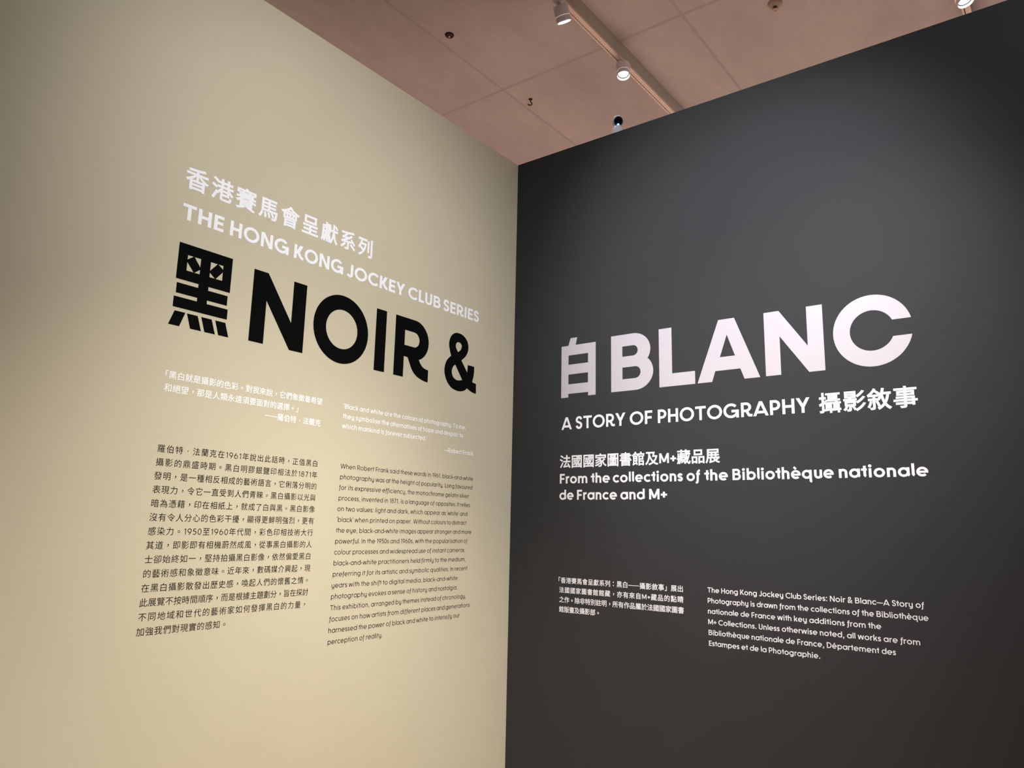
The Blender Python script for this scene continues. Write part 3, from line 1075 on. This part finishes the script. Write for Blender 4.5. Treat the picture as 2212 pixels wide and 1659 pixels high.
def lamp(name, label, track_y, x_ad, lens, d, length=0.085, rad=0.042, spread=70, watts=15):
    """track spotlight: adapter in the track, arm, housing with a rim, reflector and lens"""
    d = Vector(d).normalized()
    base = Vector((x_ad, track_y, ZR))
    t = empty(name, base, label, 'spotlight', group='spotlights on the ceiling tracks')
    lens = Vector(lens) - base
    top = lens - d * length
    bm = bmesh.new()
    add_box(bm, (-0.055, -0.016, -0.030), (0.055, 0.016, -0.0004), 0.004)
    bm_obj('adapter', bm, M_LAMP, t)
    mid = lens - d * length * 0.62
    side = d.cross(Vector((0, 0, 1)))
    side = side.normalized() if side.length > 1e-3 else Vector((1, 0, 0))
    # arm: a curved tube from the adapter down to the back of the housing
    pts = [Vector((0, 0, -0.026)), Vector((0, 0, -0.045)), (Vector((0, 0, -0.045)) + top) / 2 + Vector((0, 0, 0.008)), top + d * 0.012]
    bm = bmesh.new()
    ring_prev = None
    cur = smooth_pts([tuple(q) for q in pts], 5)
    for i, q in enumerate(cur):
        q = Vector(q)
        tg = (Vector(cur[min(i + 1, len(cur) - 1)]) - Vector(cur[max(i - 1, 0)])).normalized()
        Mx = axis_matrix(q, tg)
        ring = [bm.verts.new(Mx @ Vector((0.011 * math.cos(2 * math.pi * k / 14), 0.011 * math.sin(2 * math.pi * k / 14), 0))) for k in range(14)]
        if ring_prev:
            for k in range(14):
                bm.faces.new((ring_prev[k], ring_prev[(k + 1) % 14], ring[(k + 1) % 14], ring[k]))
        else:
            bm.faces.new(ring[::-1])
        ring_prev = ring
    bm.faces.new(ring_prev)
    bm_obj('arm', bm, M_LAMP, t, True)
    Mx = axis_matrix(top, d)
    bm = bmesh.new()
    s = length * 0.62
    add_lathe(bm, [(0.0005, 0), (rad * .93, 0), (rad, 0.005), (rad, s - 0.002), (rad * .96, s), (rad * .96, s + 0.003)], 44, Mx)
    h_ = bm_obj('housing', bm, M_LAMP, t)
    bm = bmesh.new()
    add_lathe(bm, [(rad * .955, s + 0.0032), (rad * .97, s + 0.006), (rad * .97, length - 0.002), (rad * .94, length), (rad * .90, length), (rad * .90, length - 0.004), (rad * .90, s + 0.01)], 44, Mx)
    bm_obj('rim', bm, M_LAMP, t)
    bm = bmesh.new()
    add_lathe(bm, [(rad * .89, length - 0.004), (rad * .84, s + 0.017), (rad * .66, s + 0.006)], 44, Mx)
    bm_obj('reflector', bm, M_REFL, t, True)
    bm = bmesh.new()
    add_lathe(bm, [(rad * .86, s + 0.0148), (rad * .86, s + 0.0175), (rad * .74, s + 0.0175), (rad * .74, s + 0.0148)], 44, Mx)
    bm_obj('lens_ring', bm, M_DARKCUP, t)
    bm = bmesh.new()
    add_lathe(bm, [(0.0005, s + 0.012), (rad * .85, s + 0.012), (rad * .85, s + 0.0145), (0.0005, s + 0.0145)], 44, Mx)
    bm_obj('lens', bm, M_LENS, t)
    for ob in t.children:
        if ob.name.startswith('lens'):
            ob['label'] = 'bright white lit lens'
    # its light
    l = spot(name + '_light', base + lens + d * 0.012, base + lens + d, watts, COOL, spread, 0.6, 0.035)
    return t


# directions derived from how the housings tilt in the room
def cam_dir(p, a, b_, c):
    v = (Vector(p) - Vector((0, 0, CAM_Z))).normalized()      # sight line to the lamp
    x = v.cross(Vector((0, 0, 1))).normalized()
    return a * x + b_ * x.cross(v) + c * v


lamp('track_spotlight', 'white spotlight hanging at the top edge of the photo, lens facing down', 2.049, 3.022, (3.044, 2.030, 4.262), cam_dir((3.044, 2.030, 4.262), .28, -.95, -.20), watts=15)
lamp('track_spotlight', 'white spotlight in the middle of the long track, lit lens facing the viewer', 2.049, 3.735, (3.668, 2.010, 4.262), cam_dir((3.668, 2.010, 4.262), .03, -.72, -.70), watts=15)
lamp('track_spotlight', 'white spotlight cut off by the top right corner above the dark wall', 0.279, 4.170, (4.150, 0.262, 4.282), cam_dir((4.150, 0.262, 4.282), .22, -.74, -.60), watts=15)


# ------------------------------------------------------------------ small ceiling things
t = empty('ceiling_sprinkler', (3.868, 1.148, CEIL), 'pale round sprinkler rosette on the ceiling at the top edge', 'sprinkler')
bm = bmesh.new()
add_lathe(bm, [(0.040, -0.0004), (0.040, -0.006), (0.036, -0.016), (0.026, -0.026), (0.021, -0.029)], 36, cap_end=True)
bm_obj('rosette', bm, M_SPRINK, t, True)
bm = bmesh.new()
add_lathe(bm, [(0.010, -0.0295), (0.010, -0.040)], 20, cap_end=True)
bm_obj('stem', bm, M_RUST, t)
bm = bmesh.new()
add_lathe(bm, [(0.0145, -0.0402), (0.019, -0.044), (0.019, -0.047), (0.0145, -0.050)], 28, cap_start=True, cap_end=True)
add_lathe(bm, [(0.005, -0.0500), (0.004, -0.055)], 14, cap_end=True)
bm_obj('deflector', bm, M_SPRINK, t)

t = empty('ceiling_socket', (3.002, 2.844, CEIL), 'small dark recessed socket with pale centre in the brown ceiling', 'ceiling fitting')
bm = bmesh.new()
add_lathe(bm, [(0.019, -0.0004), (0.026, -0.0004), (0.028, -0.003), (0.024, -0.009), (0.015, -0.011), (0.014, -0.002)], 32)
bm_obj('collar', bm, M_DARKCUP, t, True)
bm = bmesh.new()
add_lathe(bm, [(0.0125, -0.002), (0.0125, -0.009), (0.010, -0.0105)], 24, cap_end=True)
bm_obj('plug', bm, M_DARKCUP, t)
bm = bmesh.new()
add_lathe(bm, [(0.006, -0.0107), (0.0055, -0.016), (0.003, -0.018)], 20, cap_end=True)
o = bm_obj('pin', bm, M_LAMP, t)
o['label'] = 'pale metal pin'

t = empty('ceiling_hook', (3.857, 2.850, CEIL), 'small rusty brown hook hanging from the ceiling near the corner', 'hook')
bm = bmesh.new()
add_lathe(bm, [(0.014, -0.0004), (0.014, -0.004), (0.007, -0.008)], 24, cap_end=True)
bm_obj('plate', bm, M_RUST, t)
bm = bmesh.new()
pts = [(0, 0, -0.008), (0, 0, -0.018), (0.004, -0.004, -0.026), (0.008, -0.008, -0.036), (0.003, -0.003, -0.046), (-0.008, 0.008, -0.048), (-0.013, 0.013, -0.040)]
cur = smooth_pts(pts, 4)
prev = None
for i, q in enumerate(cur):
    q = Vector(q)
    tg = (Vector(cur[min(i + 1, len(cur) - 1)]) - Vector(cur[max(i - 1, 0)])).normalized()
    Mx = axis_matrix(q, tg)
    ring = [bm.verts.new(Mx @ Vector((0.0042 * math.cos(2 * math.pi * k / 10), 0.0042 * math.sin(2 * math.pi * k / 10), 0))) for k in range(10)]
    if prev:
        for k in range(10):
            bm.faces.new((prev[k], prev[(k + 1) % 10], ring[(k + 1) % 10], ring[k]))
    else:
        bm.faces.new(ring[::-1])
    prev = ring
bm.faces.new(prev)
bm_obj('shank', bm, M_RUST, t, True)

# ------------------------------------------------------------------ little camera on the dark wall
CX, CY_ = D2 + 0.062, D1 - 0.600
t = empty('security_camera', (CX, CY_, WALL_TOP), 'small round white camera with black face and blue light on top of the dark wall', 'camera')
bm = bmesh.new()
add_lathe(bm, [(0.030, 0.0004), (0.031, 0.004), (0.031, 0.042), (0.028, 0.056), (0.022, 0.064), (0.012, 0.069)], 36, cap_start=True, cap_end=True)
bm_obj('base', bm, M_CAMWHITE, t, True)
head_c = Vector((0, 0, 0.098))
toward = (Vector((0, 0, CAM_Z)) - (Vector((CX, CY_, WALL_TOP)) + head_c)).normalized()
face = (toward + 0.16 * cam_r + 0.06 * cam_u).normalized()
Mx = axis_matrix(head_c, face)
R0 = 0.030
bm = bmesh.new()
prof = [(0.0006, -R0 * 1.05)] + [(R0 * math.sin(math.radians(a)), -R0 * 1.05 * math.cos(math.radians(a))) for a in range(12, 130, 9)] + [(R0 * .80, R0 * .66), (R0 * .78, R0 * .64)]
add_lathe(bm, prof, 40, Mx)
bm_obj('head', bm, M_CAMWHITE, t, True)
bm = bmesh.new()
add_lathe(bm, [(R0 * .775, R0 * .60), (R0 * .775, R0 * .655), (R0 * .55, R0 * .70), (R0 * .25, R0 * .72), (0.0006, R0 * .725)], 40, Mx)
o = bm_obj('face', bm, M_CAMBLACK, t, True)
o['label'] = 'glossy black camera face'
# indicator light low on the face
fx = (cam_u - face * cam_u.dot(face)).normalized()
led = head_c + face * (R0 * .70) - fx * (R0 * .60)
bm = bmesh.new()
add_lathe(bm, [(0.0065, 0.0), (0.0062, 0.0015), (0.004, 0.0022)], 20, axis_matrix(led, face), cap_end=True)
o = bm_obj('indicator_light', bm, M_LED, t)
o['label'] = 'glowing blue indicator'
bm = bmesh.new()
add_lathe(bm, [(0.0028, 0.0023), (0.0022, 0.004)], 16, axis_matrix(led, face), cap_end=True)
bm_obj('indicator_core', bm, M_LEDCORE, o)
